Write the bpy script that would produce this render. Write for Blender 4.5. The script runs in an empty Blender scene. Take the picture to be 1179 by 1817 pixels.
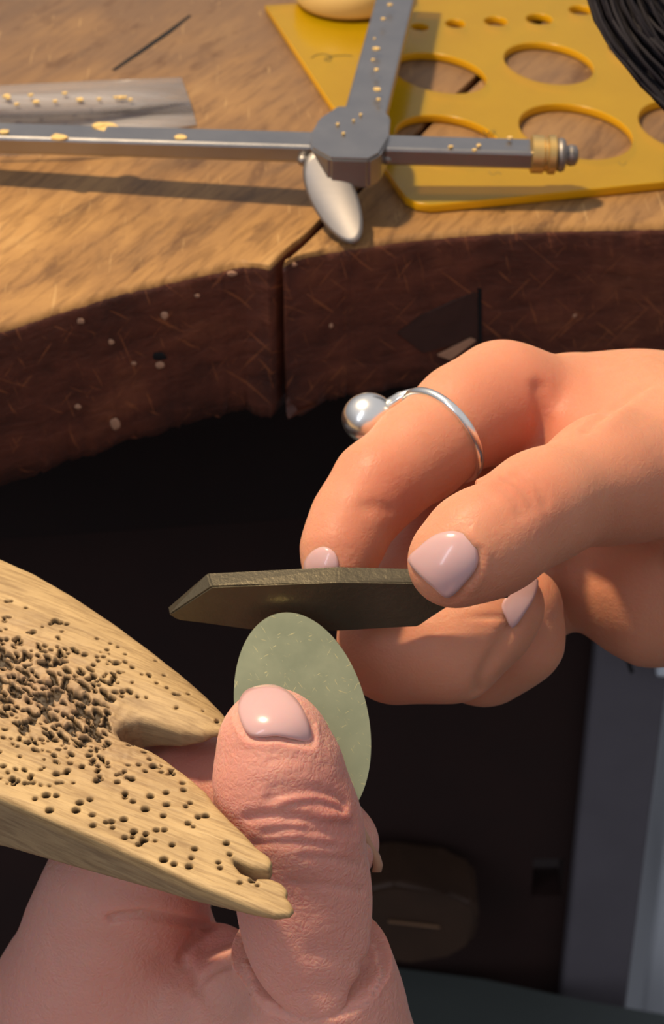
import bpy, bmesh, math, random
import numpy as np
from mathutils import Vector, Matrix

# ------------------------------------------------------------------ camera / world / lights
sc = bpy.context.scene
W, H_IMG = 1179, 1817
FPX = 3600.0
PITCH = math.radians(36)
CAMZ = 0.21
cp, sp = math.cos(PITCH), math.sin(PITCH)
camd = bpy.data.cameras.new('camera'); cam = bpy.data.objects.new('camera', camd)
sc.collection.objects.link(cam); sc.camera = cam
cam.location = (0, 0, CAMZ); cam.rotation_euler = (math.pi/2 - PITCH, 0, 0)
camd.sensor_fit = 'VERTICAL'; camd.sensor_height = 36; camd.lens = 36*FPX/H_IMG
camd.clip_start = 0.01; camd.clip_end = 20
camd.dof.use_dof = True; camd.dof.focus_distance = 0.299; camd.dof.aperture_fstop = 48

world = bpy.data.worlds.new('world'); sc.world = world; world.use_nodes = True
wn = world.node_tree.nodes; wl = world.node_tree.links
bgn = wn['Background']
tc = wn.new('ShaderNodeTexCoord'); sx = wn.new('ShaderNodeSeparateXYZ'); rmp = wn.new('ShaderNodeValToRGB')
wl.new(tc.outputs['Generated'], sx.inputs[0]); 
mr = wn.new('ShaderNodeMapRange'); mr.inputs['From Min'].default_value = -1; mr.inputs['From Max'].default_value = 1
wl.new(sx.outputs['Z'], mr.inputs['Value']); wl.new(mr.outputs[0], rmp.inputs[0])
rmp.color_ramp.elements[0].position = .35; rmp.color_ramp.elements[0].color = (.10, .10, .12, 1)
rmp.color_ramp.elements[1].position = .8; rmp.color_ramp.elements[1].color = (.73, .73, .79, 1)
wl.new(rmp.outputs[0], bgn.inputs[0]); bgn.inputs[1].default_value = 0.74

def area(name, loc, target, size, power, col, sy=None):
    d = bpy.data.lights.new(name, 'AREA'); d.energy = power; d.color = col
    d.shape = 'RECTANGLE' if sy else 'DISK'; d.size = size
    if sy: d.size_y = sy
    o = bpy.data.objects.new(name, d); sc.collection.objects.link(o)
    o.location = loc
    o.rotation_euler = (Vector(target)-Vector(loc)).to_track_quat('-Z', 'Y').to_euler()
    return o
area('bench_lamp', (-0.27, 0.41, 0.66), (0.0, 0.28, 0.0), 0.05, 7.2, (1.0, 0.77, 0.50))
area('window_light', (-0.75, -0.45, 0.75), (0.0, 0.28, 0.0), 0.14, 2.4, (0.78, 0.84, 1.0), 0.9)
sc.view_settings.view_transform = 'Standard'; sc.view_settings.look = 'None'
sc.view_settings.exposure = 0.0; sc.view_settings.gamma = 1.0
sc.view_settings.use_curve_mapping = False

# ------------------------------------------------------------------ helpers
random.seed(7); rng = np.random.default_rng(7)
CX, CY = W/2, H_IMG/2
def U(px, py, d):
    """place in the workshop of the point seen at (px,py) at depth d metres"""
    u = (px-CX)/FPX; v = (py-CY)/FPX
    return np.array([d*u, d*(cp - v*sp), CAMZ - d*(sp + v*cp)])
def UZ(px, py, z):                       # on a horizontal plane
    v = (py-CY)/FPX
    return U(px, py, (CAMZ-z)/(sp+v*cp))
def UY(px, py, y):                       # on a vertical plane
    v = (py-CY)/FPX
    return U(px, py, y/(cp-v*sp))
def S(rpx, d): return rpx*d/FPX

def link_mesh(name, me, mats, parent=None):
    o = bpy.data.objects.new(name, me); sc.collection.objects.link(o)
    for m in (mats if isinstance(mats, (list, tuple)) else [mats]): me.materials.append(m)
    if parent is not None: o.parent = parent
    return o
def mk(name, verts, faces, mats, parent=None, smooth=False, matidx=None):
    me = bpy.data.meshes.new(name)
    me.from_pydata([tuple(map(float, v)) for v in verts], [], [tuple(int(i) for i in f) for f in faces])
    if matidx is not None: me.polygons.foreach_set('material_index', matidx)
    if smooth: me.polygons.foreach_set('use_smooth', [True]*len(me.polygons))
    me.update()
    return link_mesh(name, me, mats, parent)
def frombm(name, bm, mats, parent=None, smooth=False):
    bmesh.ops.recalc_face_normals(bm, faces=bm.faces)
    me = bpy.data.meshes.new(name); bm.to_mesh(me); bm.free()
    if smooth: me.polygons.foreach_set('use_smooth', [True]*len(me.polygons))
    return link_mesh(name, me, mats, parent)
def thing(o, label, cat, group=None):
    o['label'] = label; o['category'] = cat
    if group: o['group'] = group
    return o
def struct(o, label=None):
    o['kind'] = 'structure'
    if label: o['label'] = label
    return o
def empty(name, loc=(0, 0, 0)):
    o = bpy.data.objects.new(name, None); sc.collection.objects.link(o); o.location = [float(v) for v in loc]
    o.empty_display_size = .01
    return o
def reparent(o, p):          # keep world placement of meshes authored in world space
    o.parent = p; o.matrix_parent_inverse = Matrix.Translation(p.location).inverted()

def box_bm(cx, sx_, sy_, sz_, bev=0, seg=2, bm=None, mat=None):
    b = bmesh.new(); bmesh.ops.create_cube(b, size=1)
    for v in b.verts: v.co = Vector((v.co.x*sx_, v.co.y*sy_, v.co.z*sz_))
    if bev: bmesh.ops.bevel(b, geom=b.edges[:], offset=bev, segments=seg, affect='EDGES', profile=.5)
    M = mat if mat is not None else Matrix.Identity(4)
    M = Matrix.Translation(Vector([float(c) for c in cx])) @ M
    bmesh.ops.transform(b, matrix=M, verts=b.verts)
    return b
def frame(xa, za=None):
    """matrix whose local X runs along xa"""
    x = Vector([float(c) for c in xa]).normalized(); z = Vector(za if za is not None else (0, 0, 1))
    y = z.cross(x).normalized(); z = x.cross(y)
    return Matrix((x, y, z)).transposed().to_4x4()
def tube(path, radii, n=12, closed=False, caps=True):
    path = [Vector([float(c) for c in p]) for p in path]; vs = []; fs = []
    N = len(path)
    ref = None
    for i, p in enumerate(path):
        a = path[(i-1) % N] if (closed or i > 0) else p
        b = path[(i+1) % N] if (closed or i < N-1) else p
        t = (b-a).normalized()
        if ref is None:
            ref = Vector((0, 0, 1)) if abs(t.z) < .9 else Vector((1, 0, 0))
        s = t.cross(ref).normalized(); u = s.cross(t).normalized(); ref = u
        r = radii[i] if hasattr(radii, '__len__') else radii
        for k in range(n):
            an = 2*math.pi*k/n
            vs.append(p + s*(math.cos(an)*r) + u*(math.sin(an)*r))
    for i in range(N if closed else N-1):
        j = (i+1) % N
        for k in range(n):
            k2 = (k+1) % n
            fs.append((i*n+k, i*n+k2, j*n+k2, j*n+k))
    if not closed and caps:
        fs.append(tuple(range(n))[::-1]); fs.append(tuple((N-1)*n+k for k in range(n)))
    return vs, fs
def lathe(profile, axis_o, axis_d, n=32):
    M = frame(axis_d, (0, 0, 1) if abs(axis_d[2]) < .9 else (0, 1, 0)); o = Vector([float(c) for c in axis_o]); vs = []; fs = []
    for (t, r) in profile:
        for k in range(n):
            an = 2*math.pi*k/n
            vs.append(o + (M @ Vector((t, r*math.cos(an), r*math.sin(an)))))
    for i in range(len(profile)-1):
        for k in range(n):
            k2 = (k+1) % n
            fs.append((i*n+k, i*n+k2, (i+1)*n+k2, (i+1)*n+k))
    fs.append(tuple(range(n))[::-1]); fs.append(tuple((len(profile)-1)*n+k for k in range(n)))
    return vs, fs
def resample(P, n, closed=True):
    P = np.asarray(P, float)
    if closed: P = np.vstack([P, P[:1]])
    # catmull-rom
    out = []
    N = len(P)-1
    per = max(1, n//N)
    for i in range(N):
        p1, p2 = P[i], P[i+1]
        p0 = P[i-1] if i > 0 else (P[N-1] if closed else p1)
        p3 = P[i+2] if i+2 <= N else (P[1] if closed else p2)
        for k in range(per):
            t = k/per
            out.append(.5*((2*p1)+(-p0+p2)*t+(2*p0-5*p1+4*p2-p3)*t*t+(-p0+3*p1-3*p2+p3)*t**3))
    if not closed: out.append(P[-1])
    return np.array(out)

# ------------------------------------------------------------------ node material helper
def lin(c):
    f = lambda v: v/12.92 if v <= .04045 else ((v+.055)/1.055)**2.4
    return tuple(f(v/255) for v in c)+(1,)
class Mat:
    def __init__(s, name):
        s.m = bpy.data.materials.new(name); s.m.use_nodes = True
        s.n = s.m.node_tree.nodes; s.l = s.m.node_tree.links
        s.b = s.n['Principled BSDF']; s.out = s.n['Material Output']
        s.co = s.n.new('ShaderNodeTexCoord')
    def set(s, **k):
        for a, v in k.items():
            s.b.inputs[a.replace('_', ' ')].default_value = v
        return s
    def mapping(s, rot=(0, 0, 0), scale=(1, 1, 1)):
        r = s.n.new('ShaderNodeMapping'); r.vector_type = 'POINT'
        v = s.n.new('ShaderNodeVectorRotate'); v.rotation_type = 'EULER_XYZ'
        v.inputs['Rotation'].default_value = rot
        s.l.new(s.co.outputs['Object'], v.inputs['Vector'])
        s.l.new(v.outputs[0], r.inputs['Vector']); r.inputs['Scale'].default_value = scale
        return r.outputs[0]
    def noise(s, vec, scale, detail=4, rough=.6, dist=0):
        t = s.n.new('ShaderNodeTexNoise'); t.inputs['Scale'].default_value = scale
        t.inputs['Detail'].default_value = detail; t.inputs['Roughness'].default_value = rough
        t.inputs['Distortion'].default_value = dist
        s.l.new(vec, t.inputs['Vector']); return t.outputs['Fac']
    def voro(s, vec, scale, feat='F1', rnd=1):
        t = s.n.new('ShaderNodeTexVoronoi'); t.inputs['Scale'].default_value = scale; t.feature = feat
        t.inputs['Randomness'].default_value = rnd
        s.l.new(vec, t.inputs['Vector']); return t.outputs['Distance']
    def ramp(s, fac, stops, interp='LINEAR'):
        t = s.n.new('ShaderNodeValToRGB'); t.color_ramp.interpolation = interp; e = t.color_ramp.elements
        while len(e) < len(stops): e.new(.5)
        for i, (p, c) in enumerate(stops):
            e[i].position = p; e[i].color = c if len(c) == 4 else tuple(c)+(1,)
        s.l.new(fac, t.inputs[0]); return t.outputs[0]
    def mix(s, fac, a, b, mode='MIX'):
        t = s.n.new('ShaderNodeMix'); t.data_type = 'RGBA'; t.blend_type = mode
        for idx, v in ((0, fac), (6, a), (7, b)):
            if isinstance(v, (int, float)): t.inputs[idx].default_value = v
            elif isinstance(v, tuple): t.inputs[idx].default_value = v
            else: s.l.new(v, t.inputs[idx])
        return t.outputs[2]
    def math(s, op, a, b=0.0):
        t = s.n.new('ShaderNodeMath'); t.operation = op
        for i, v in enumerate((a, b)):
            if isinstance(v, (int, float)): t.inputs[i].default_value = v
            else: s.l.new(v, t.inputs[i])
        return t.outputs[0]
    def attr(s, name):
        t = s.n.new('ShaderNodeAttribute'); t.attribute_name = name; return t.outputs['Fac']
    def base(s, c): s.l.new(c, s.b.inputs['Base Color']) if not isinstance(c, tuple) else setattr(s.b.inputs['Base Color'], 'default_value', c)
    def rough(s, c): s.l.new(c, s.b.inputs['Roughness'])
    def bump(s, hgt, strength=.3, dist=.0003, prev=None):
        t = s.n.new('ShaderNodeBump'); t.inputs['Strength'].default_value = strength
        t.inputs['Distance'].default_value = dist
        s.l.new(hgt, t.inputs['Height'])
        if prev is not None: s.l.new(prev, t.inputs['Normal'])
        s.l.new(t.outputs[0], s.b.inputs['Normal']); return t.outputs[0]
BW = ((0, 0, 0, 1), (1, 1, 1, 1))

# grain direction of the bench boards = direction of the open joint
CR0 = UZ(492, 470, 0); CR1 = UZ(835, 152, 0)
GANG = math.atan2(CR1[1]-CR0[1], CR1[0]-CR0[0])

def wood_top():
    M = Mat('worn_bench_wood'); v = M.mapping((0, 0, -GANG), (7, 55, 30))
    v2 = M.mapping((0, 0, -GANG), (1.8, 4.8, 4)); v0 = M.mapping((0, 0, -GANG+.3), (1, 1.6, 1))
    n1 = M.noise(v, 9, 6, .65, .3); n2 = M.noise(v2, 11, 5, .62, .6); n3 = M.noise(v0, 26, 6, .6)
    c = M.ramp(n2, [(.28, lin((104, 78, 50))), (.45, lin((146, 108, 64))), (.62, lin((172, 130, 76))), (.8, lin((190, 152, 98)))])
    g = M.ramp(n1, [(.38, lin((120, 100, 80))), (.52, (1, 1, 1, 1))])
    c = M.mix(.38, c, g, 'MULTIPLY')
    # grey-brown grime further back on the bench (wear near the front edge is golden)
    sep = M.n.new('ShaderNodeSeparateXYZ'); M.l.new(M.co.outputs['Object'], sep.inputs[0])
    k = M.math('ADD', sep.outputs['Y'], M.math('MULTIPLY', n3, .12))
    k = M.ramp(k, [(.45, (0, 0, 0, 1)), (.57, (1, 1, 1, 1))])
    c = M.mix(M.math('MULTIPLY', k, .78), c, lin((108, 86, 68)))
    dk = M.ramp(M.noise(v2, 23, 5, .7, .4), [(.55, (0, 0, 0, 1)), (.68, (1, 1, 1, 1))])
    c = M.mix(M.math('MULTIPLY', dk, .65), c, lin((78, 52, 34)))
    sc_ = M.mapping((0, 0, -GANG-.5), (4, 60, 10))
    s1 = M.ramp(M.noise(sc_, 14, 3, .5), [(.66, (0, 0, 0, 1)), (.70, (1, 1, 1, 1))])
    c = M.mix(M.math('MULTIPLY', s1, .25), c, lin((215, 178, 120)))
    M.base(c); M.set(Roughness=.55); M.b.inputs['Specular IOR Level'].default_value = .3
    h = M.math('ADD', M.math('MULTIPLY', n1, .6), M.math('MULTIPLY', n2, .6))
    M.bump(h, .30, .0008); return M.m
def wood_side():
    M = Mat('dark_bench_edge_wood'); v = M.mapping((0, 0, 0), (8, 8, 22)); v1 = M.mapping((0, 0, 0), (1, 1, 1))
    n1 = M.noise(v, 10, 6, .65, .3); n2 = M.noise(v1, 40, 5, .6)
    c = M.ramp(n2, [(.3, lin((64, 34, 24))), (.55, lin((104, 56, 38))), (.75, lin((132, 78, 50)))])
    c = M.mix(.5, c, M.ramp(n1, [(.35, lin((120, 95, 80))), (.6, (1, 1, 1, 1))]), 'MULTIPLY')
    for a, s_, t_ in ((.8, 12, .665), (-.7, 17, .675), (.25, 21, .68)):
        vs = M.mapping((0, a, 0), (90, 6, 5)); q = M.ramp(M.noise(vs, s_, 2, .5), [(t_, (0, 0, 0, 1)), (t_+.03, (1, 1, 1, 1))])
        c = M.mix(M.math('MULTIPLY', q, .5), c, lin((160, 96, 56)))
    sp_ = M.ramp(M.voro(v1, 75), [(.10, (1, 1, 1, 1)), (.15, (0, 0, 0, 1))]); gate = M.ramp(M.noise(v1, 60, 2), [(.52, (0, 0, 0, 1)), (.6, (1, 1, 1, 1))])
    c = M.mix(M.math('MULTIPLY', M.math('MULTIPLY', sp_, gate), .6), c, lin((168, 120, 92)))
    M.base(c); M.set(Roughness=.5); M.bump(M.math('ADD', n1, n2), .7, .0008); return M.m
def wood_pin():
    ang = math.atan2(.0230, -.0437)
    M = Mat('pale_bench_pin_wood'); v = M.mapping((0, 0, -ang), (14, 160, 120)); v2 = M.mapping((0, 0, -ang), (3, 12, 9))
    n1 = M.noise(v, 10, 5, .6, .15); n2 = M.noise(v2, 22, 4, .6)
    c = M.ramp(n2, [(.3, lin((166, 138, 94))), (.6, lin((190, 160, 110))), (.8, lin((202, 174, 124)))])
    c = M.mix(.45, c, M.ramp(n1, [(.36, lin((150, 130, 105))), (.56, (1, 1, 1, 1))]), 'MULTIPLY')
    w = M.attr('wear')
    c = M.mix(M.math('MULTIPLY', w, .5), c, lin((150, 118, 96)))
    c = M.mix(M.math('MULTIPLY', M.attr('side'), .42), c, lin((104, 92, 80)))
    hcol = M.attr('hole')
    c = M.mix(M.ramp(hcol, [(.25, (0, 0, 0, 1)), (.7, (1, 1, 1, 1))]), c, lin((58, 42, 18)))
    M.base(c); M.set(Roughness=.6); M.bump(M.math('ADD', n1, M.math('MULTIPLY', n2, .5)), .5, .0003); return M.m
def simple(name, col, rough=.5, metal=0, nscale=60, amt=.15, bump=.2, bd=.0002, coat=0):
    M = Mat(name); v = M.mapping(); n = M.noise(v, nscale, 5, .6)
    c = M.mix(n, tuple(x*(1-amt) for x in col[:3])+(1,), tuple(min(1, x*(1+amt)) for x in col[:3])+(1,))
    M.base(c); M.set(Roughness=rough, Metallic=metal)
    if coat: M.b.inputs['Coat Weight'].default_value = coat
    if bump: M.bump(n, bump, bd)
    return M.m
def steel(name, col=(154, 151, 148), rough=.28, rr=.15, sc_=300):
    M = Mat(name); v = M.mapping((0, 0, .2), (1, 6, 1)); n = M.noise(v, sc_, 4, .6); n2 = M.noise(M.mapping(), 120, 4, .65)
    M.base(M.mix(n2, lin(col), tuple(min(1, x*1.25) for x in lin(col)[:3])+(1,)))
    M.set(Metallic=1.0)
    M.rough(M.math('ADD', M.math('MULTIPLY', n2, rr), rough)); M.bump(n, .12, .0001); return M.m
def skin(name, tint):
    M = Mat(name); v = M.mapping()
    n = M.noise(v, 45, 4, .6); n2 = M.noise(v, 260, 3, .6)
    c = M.mix(n, lin(tint[0]), lin(tint[1]))
    c = M.mix(M.math('MULTIPLY', M.attr('red'), .75), c, lin(tint[2]))
    c = M.mix(M.math('MULTIPLY', n2, .18), c, lin(tint[2]))
    M.base(c)
    M.b.inputs['Subsurface Weight'].default_value = 1.0; M.b.inputs['Subsurface Scale'].default_value = .0013
    M.b.inputs['Subsurface Radius'].default_value = (1.0, .36, .18); M.b.inputs['Specular IOR Level'].default_value = .30
    rg = M.ramp(n2, [(.3, (.44,)*3+(1,)), (.7, (.62,)*3+(1,))]); M.rough(rg)
    warp = M.n.new('ShaderNodeVectorMath'); warp.operation = 'ADD'
    nn = M.n.new('ShaderNodeTexNoise'); nn.inputs['Scale'].default_value = 300; M.l.new(v, nn.inputs['Vector'])
    sc3 = M.n.new('ShaderNodeVectorMath'); sc3.operation = 'SCALE'; sc3.inputs['Scale'].default_value = .0022
    M.l.new(nn.outputs['Color'], sc3.inputs[0]); M.l.new(v, warp.inputs[0]); M.l.new(sc3.outputs[0], warp.inputs[1])
    wv = warp.outputs[0]
    e = M.ramp(M.voro(wv, 1300, 'DISTANCE_TO_EDGE'), [(0, (0, 0, 0, 1)), (.35, (1, 1, 1, 1))])
    e2 = M.ramp(M.voro(wv, 560, 'DISTANCE_TO_EDGE'), [(0, (0, 0, 0, 1)), (.40, (1, 1, 1, 1))])
    hh = M.math('ADD', M.math('MULTIPLY', e, .5), M.math('MULTIPLY', e2, .6))
    hh = M.math('ADD', hh, M.math('MULTIPLY', M.noise(v, 170, 4, .6), 1.6))
    hh = M.math('ADD', hh, M.math('MULTIPLY', M.noise(M.mapping((0, .12, 0), (.4, 1.2, 1.2)), 520, 3, .6, .8), 1.3))
    M.bump(hh, tint[3], .00022); return M.m
def nail_mat():
    M = Mat('pink_nail_polish'); M.base(lin((204, 164, 160))); M.set(Roughness=.22)
    M.b.inputs['Coat Weight'].default_value = .45; M.b.inputs['Coat Roughness'].default_value = .05
    M.b.inputs['Subsurface Weight'].default_value = .3; M.b.inputs['Subsurface Scale'].default_value = .001
    return M.m
def plastic_yellow():
    M = Mat('yellow_transparent_plastic'); n = M.noise(M.mapping(), 55, 4, .6)
    M.base(M.mix(n, lin((186, 150, 0)), lin((206, 170, 2)))); M.set(Roughness=.22)
    M.b.inputs['Coat Weight'].default_value = .3
    tr = M.n.new('ShaderNodeBsdfTransparent'); tr.inputs[0].default_value = (1.0, .80, .02, 1)
    mx = M.n.new('ShaderNodeMixShader'); mx.inputs[0].default_value = .56
    M.l.new(tr.outputs[0], mx.inputs[1]); M.l.new(M.b.outputs[0], mx.inputs[2]); M.l.new(mx.outputs[0], M.out.inputs[0])
    M.bump(n, .1, .0002)
    return M.m
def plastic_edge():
    M = Mat('yellow_plastic_lit_edge'); M.base(lin((218, 160, 6))); M.set(Roughness=.3)  # light caught in the cut edges, painted as a brighter orange
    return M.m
def film():
    M = Mat('clear_plastic_film'); n = M.noise(M.mapping((0, 0, .1), (1, 12, 1)), 40, 4, .6)
    M.base(lin((196, 192, 190))); M.set(Roughness=.18)
    tr = M.n.new('ShaderNodeBsdfTransparent'); tr.inputs[0].default_value = (.95, .95, .96, 1)
    mx = M.n.new('ShaderNodeMixShader'); M.l.new(M.ramp(n, [(.3, (.25,)*3+(1,)), (.7, (.5,)*3+(1,))]), mx.inputs[0])
    M.l.new(tr.outputs[0], mx.inputs[1]); M.l.new(M.b.outputs[0], mx.inputs[2]); M.l.new(mx.outputs[0], M.out.inputs[0])
    M.bump(n, .3, .0005); return M.m
def disc_mat():
    M = Mat('brushed_silver_sheet'); v = M.mapping(); n2 = M.noise(v, 160, 5, .6)
    M.base(M.mix(n2, lin((168, 172, 142)), lin((186, 190, 160)))); M.set(Metallic=.85)
    s = None
    for a, t in ((.6, .72), (-.5, .745), (1.2, .74), (-1.1, .75)):
        vs = M.mapping((.6, a, 0), (60, 7, 7)); q = M.ramp(M.noise(vs, 70, 1, .4), [(t, (0, 0, 0, 1)), (t+.03, (1, 1, 1, 1))])
        s = q if s is None else M.math('MAXIMUM', s, q)
    M.base(M.mix(M.math('MULTIPLY', s, .55), M.mix(n2, lin((152, 154, 118)), lin((172, 172, 138))), lin((226, 206, 140))))
    M.rough(M.ramp(n2, [(.3, (.30,)*3+(1,)), (.7, (.40,)*3+(1,))]))
    M.bump(M.math('MULTIPLY', s, 1), .2, .00005); return M.m
def file_mat():
    M = Mat('grey_abrasive_file'); v = M.mapping(); n = M.noise(v, 900, 3, .7); n2 = M.noise(v, 90, 4, .6)
    M.base(M.mix(n2, lin((74, 68, 52)), lin((104, 96, 78)))); M.set(Metallic=.7, Roughness=.42)
    M.bump(n, .5, .0002); return M.m

M_top, M_side, M_pin = wood_top(), wood_side(), wood_pin()
M_steel = steel('brushed_steel'); M_steel2 = steel('cast_steel_wing', (150, 144, 138), .42, .2)
M_brass = steel('aged_brass', (206, 176, 116), .38, .2)
M_silver = steel('polished_silver', (236, 230, 222), .2, .1)
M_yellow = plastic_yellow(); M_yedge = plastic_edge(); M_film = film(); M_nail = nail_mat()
M_skinL = skin('skin_left', ((212, 158, 140), (222, 170, 152), (200, 122, 108), .5))
M_skinR = skin('skin_right', ((202, 142, 110), (214, 156, 124), (188, 98, 74), .22))
M_disc = disc_mat(); M_file = file_mat()
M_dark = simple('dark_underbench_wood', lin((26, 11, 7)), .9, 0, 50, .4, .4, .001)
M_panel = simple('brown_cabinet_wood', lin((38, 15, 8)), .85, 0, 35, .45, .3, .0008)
M_post = simple('grey_painted_metal', lin((100, 96, 102)), .5, 0, 30, .2, .15, .0004)
M_strip = simple('pale_blue_grey_paint', lin((222, 230, 238)), .5, 0, 20, .06, .05)
M_shelf = simple('grey_green_shelf_paint', lin((74, 80, 78)), .45, 0, 30, .15, .1)
M_block = simple('old_brown_block_wood', lin((62, 42, 28)), .6, 0, 70, .4, .4, .0006)
M_block2 = simple('worn_block_wood', lin((120, 88, 60)), .6, 0, 70, .3, .2)
M_hole = simple('black_recess', lin((8, 5, 4)), .9, 0, 30, .1, 0)
M_cream = simple('cream_varnished_wood', lin((232, 196, 124)), .4, 0, 50, .08, .1)
M_hair = simple('dark_hair', lin((16, 8, 16)), .8, 0, 200, .3, 0)
M_tan = simple('tan_nail', lin((196, 150, 118)), .4, 0, 60, .1, 0)
M_gold = simple('gold_filings', lin((214, 180, 112)), .5, 0, 400, .2, .3)
M_ink = simple('dark_ink', lin((60, 52, 10)), .6, 0, 50, .1, 0)

# ------------------------------------------------------------------ SDF meshing
def sdf_grid_mesh(f, lo, hi, h, proj=2):
    lo = np.array(lo, float); hi = np.array(hi, float); B = 8
    nb = np.ceil((hi-lo)/(h*B)).astype(int); n = nb*B
    g = [lo[a]+h*(np.arange(nb[a])*B+(B-1)/2) for a in range(3)]
    C = np.stack(np.meshgrid(*g, indexing='ij'), -1).reshape(-1, 3)
    v = f(C).reshape(nb)
    act = np.abs(v) < B*h*.9*1.25+.0012
    V = np.repeat(np.repeat(np.repeat(v, B, 0), B, 1), B, 2).astype(np.float32)
    ai = np.argwhere(act)
    off = np.stack(np.meshgrid(*[np.arange(B)]*3, indexing='ij'), -1).reshape(-1, 3)
    for s in range(0, len(ai), 400):
        idx = (ai[s:s+400, None, :]*B+off[None]).reshape(-1, 3)
        V[idx[:, 0], idx[:, 1], idx[:, 2]] = f(lo+idx*h)
    # close the volume
    V[0], V[-1], V[:, 0], V[:, -1], V[:, :, 0], V[:, :, -1] = [1e-3]*6
    ins = V < 0
    c = np.zeros(tuple(n-1), np.int8)
    cor = [(i, j, k) for i in (0, 1) for j in (0, 1) for k in (0, 1)]
    sl = lambda a, d: slice(d, n[a]-1+d)
    for (i, j, k) in cor: c += ins[sl(0, i), sl(1, j), sl(2, k)]
    cells = np.argwhere((c > 0) & (c < 8))
    vid = np.full(tuple(n-1), -1, np.int32); vid[cells[:, 0], cells[:, 1], cells[:, 2]] = np.arange(len(cells))
    cv = {q: V[cells[:, 0]+q[0], cells[:, 1]+q[1], cells[:, 2]+q[2]] for q in cor}
    acc = np.zeros((len(cells), 3)); cnt = np.zeros(len(cells))
    for a in cor:
        for ax in range(3):
            if a[ax] == 0:
                b = list(a); b[ax] = 1; b = tuple(b)
                va, vb = cv[a], cv[b]; m = (va < 0) != (vb < 0)
                t = np.where(m, va/np.where(m, va-vb, 1), 0)
                p = np.array(a, float)[None].repeat(len(cells), 0); p[:, ax] += t
                acc[m] += p[m]; cnt[m] += 1
    P = lo+(cells+acc/cnt[:, None])*h
    F = []
    for ax in range(3):
        b, d = (ax+1) % 3, (ax+2) % 3
        s0 = [slice(None)]*3; s1 = [slice(None)]*3; s0[ax] = slice(0, -1); s1[ax] = slice(1, None)
        A, Bv = ins[tuple(s0)], ins[tuple(s1)]
        e = np.argwhere(A != Bv)
        ok = (e[:, b] > 0) & (e[:, d] > 0) & (e[:, b] < n[b]-1) & (e[:, d] < n[d]-1); e = e[ok]
        q = []
        for (db, dd) in ((-1, -1), (0, -1), (0, 0), (-1, 0)):
            r = e.copy(); r[:, b] += db; r[:, d] += dd; q.append(vid[r[:, 0], r[:, 1], r[:, 2]])
        q = np.stack(q, 1); fl = ~A[e[:, 0], e[:, 1], e[:, 2]]
        q[fl] = q[fl][:, ::-1]; F.append(q)
    F = np.vstack(F); F = F[(F >= 0).all(1)]
    for _ in range(proj):
        d0 = f(P); G = grad(f, P)
        st = d0[:, None]*G/np.maximum((G**2).sum(1), .3)[:, None]
        L = np.linalg.norm(st, axis=1); st *= np.minimum(1, h*.6/np.maximum(L, 1e-12))[:, None]
        edge = ((P < lo+2*h) | (P > lo+(n-3)*h)).any(1); st[edge] = 0
        P = P-st
    return P, F
def grad(f, P, e=1.2e-4):
    G = np.zeros_like(P)
    for a in range(3):
        q = P.copy(); q[:, a] += e; r = P.copy(); r[:, a] -= e; G[:, a] = (f(q)-f(r))/(2*e)
    return G
def np_mesh(name, P, F, attrs, mat, parent=None):
    me = bpy.data.meshes.new(name)
    me.vertices.add(len(P)); me.vertices.foreach_set('co', P.astype(np.float32).ravel())
    me.loops.add(F.size); me.loops.foreach_set('vertex_index', F.astype(np.int32).ravel())
    me.polygons.add(len(F)); me.polygons.foreach_set('loop_start', np.arange(0, F.size, 4, dtype=np.int32))
    try: me.polygons.foreach_set('loop_total', np.full(len(F), 4, np.int32))
    except Exception: pass
    me.polygons.foreach_set('use_smooth', np.ones(len(F), bool))
    me.update(calc_edges=True)
    for k, v in attrs.items():
        a = me.attributes.new(k, 'FLOAT', 'POINT'); a.data.foreach_set('value', v.astype(np.float32))
    return link_mesh(name, me, mat, parent)
def smin(a, b, k):
    h = np.maximum(k-np.abs(a-b), 0)/k
    return np.minimum(a, b)-h*h*k*.25
def smax(a, b, k): return -smin(-a, -b, k)
def rcone(p, a, b, ra, rb):
    ba = b-a; L = max(float(ba@ba), 1e-12); pa = p-a
    h = np.clip((pa@ba)/L, 0, 1)
    return np.sqrt(((pa-h[:, None]*ba)**2).sum(1))-(ra+(rb-ra)*h)
def chain(pts, k=.002):
    Q = [(U(x, y, d), S(r, d)) for (x, y, d, r) in pts]
    def f(p):
        o = None
        for i in range(len(Q)-1):
            c = rcone(p, Q[i][0], Q[i+1][0], Q[i][1], Q[i+1][1])
            o = c if o is None else smin(o, c, k)
        return o
    return f
def seg_dist(p, pl):
    o = None
    for i in range(len(pl)-1):
        c = rcone(p, pl[i], pl[i+1], 0, 0); o = c if o is None else np.minimum(o, c)
    return o
def hit(f, px, py, d0=.26, d1=.42):
    d = d0; dirv = U(px, py, 1.0)-np.array([0, 0, CAMZ]); L = np.linalg.norm(dirv)
    for _ in range(120):
        p = np.array([0, 0, CAMZ])+dirv*d; s = float(f(p[None])[0])
        if s < 2e-5: return d, p
        d += max(s, 1e-5)/L*.9
        if d > d1: return None, None
    return None, None
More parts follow.
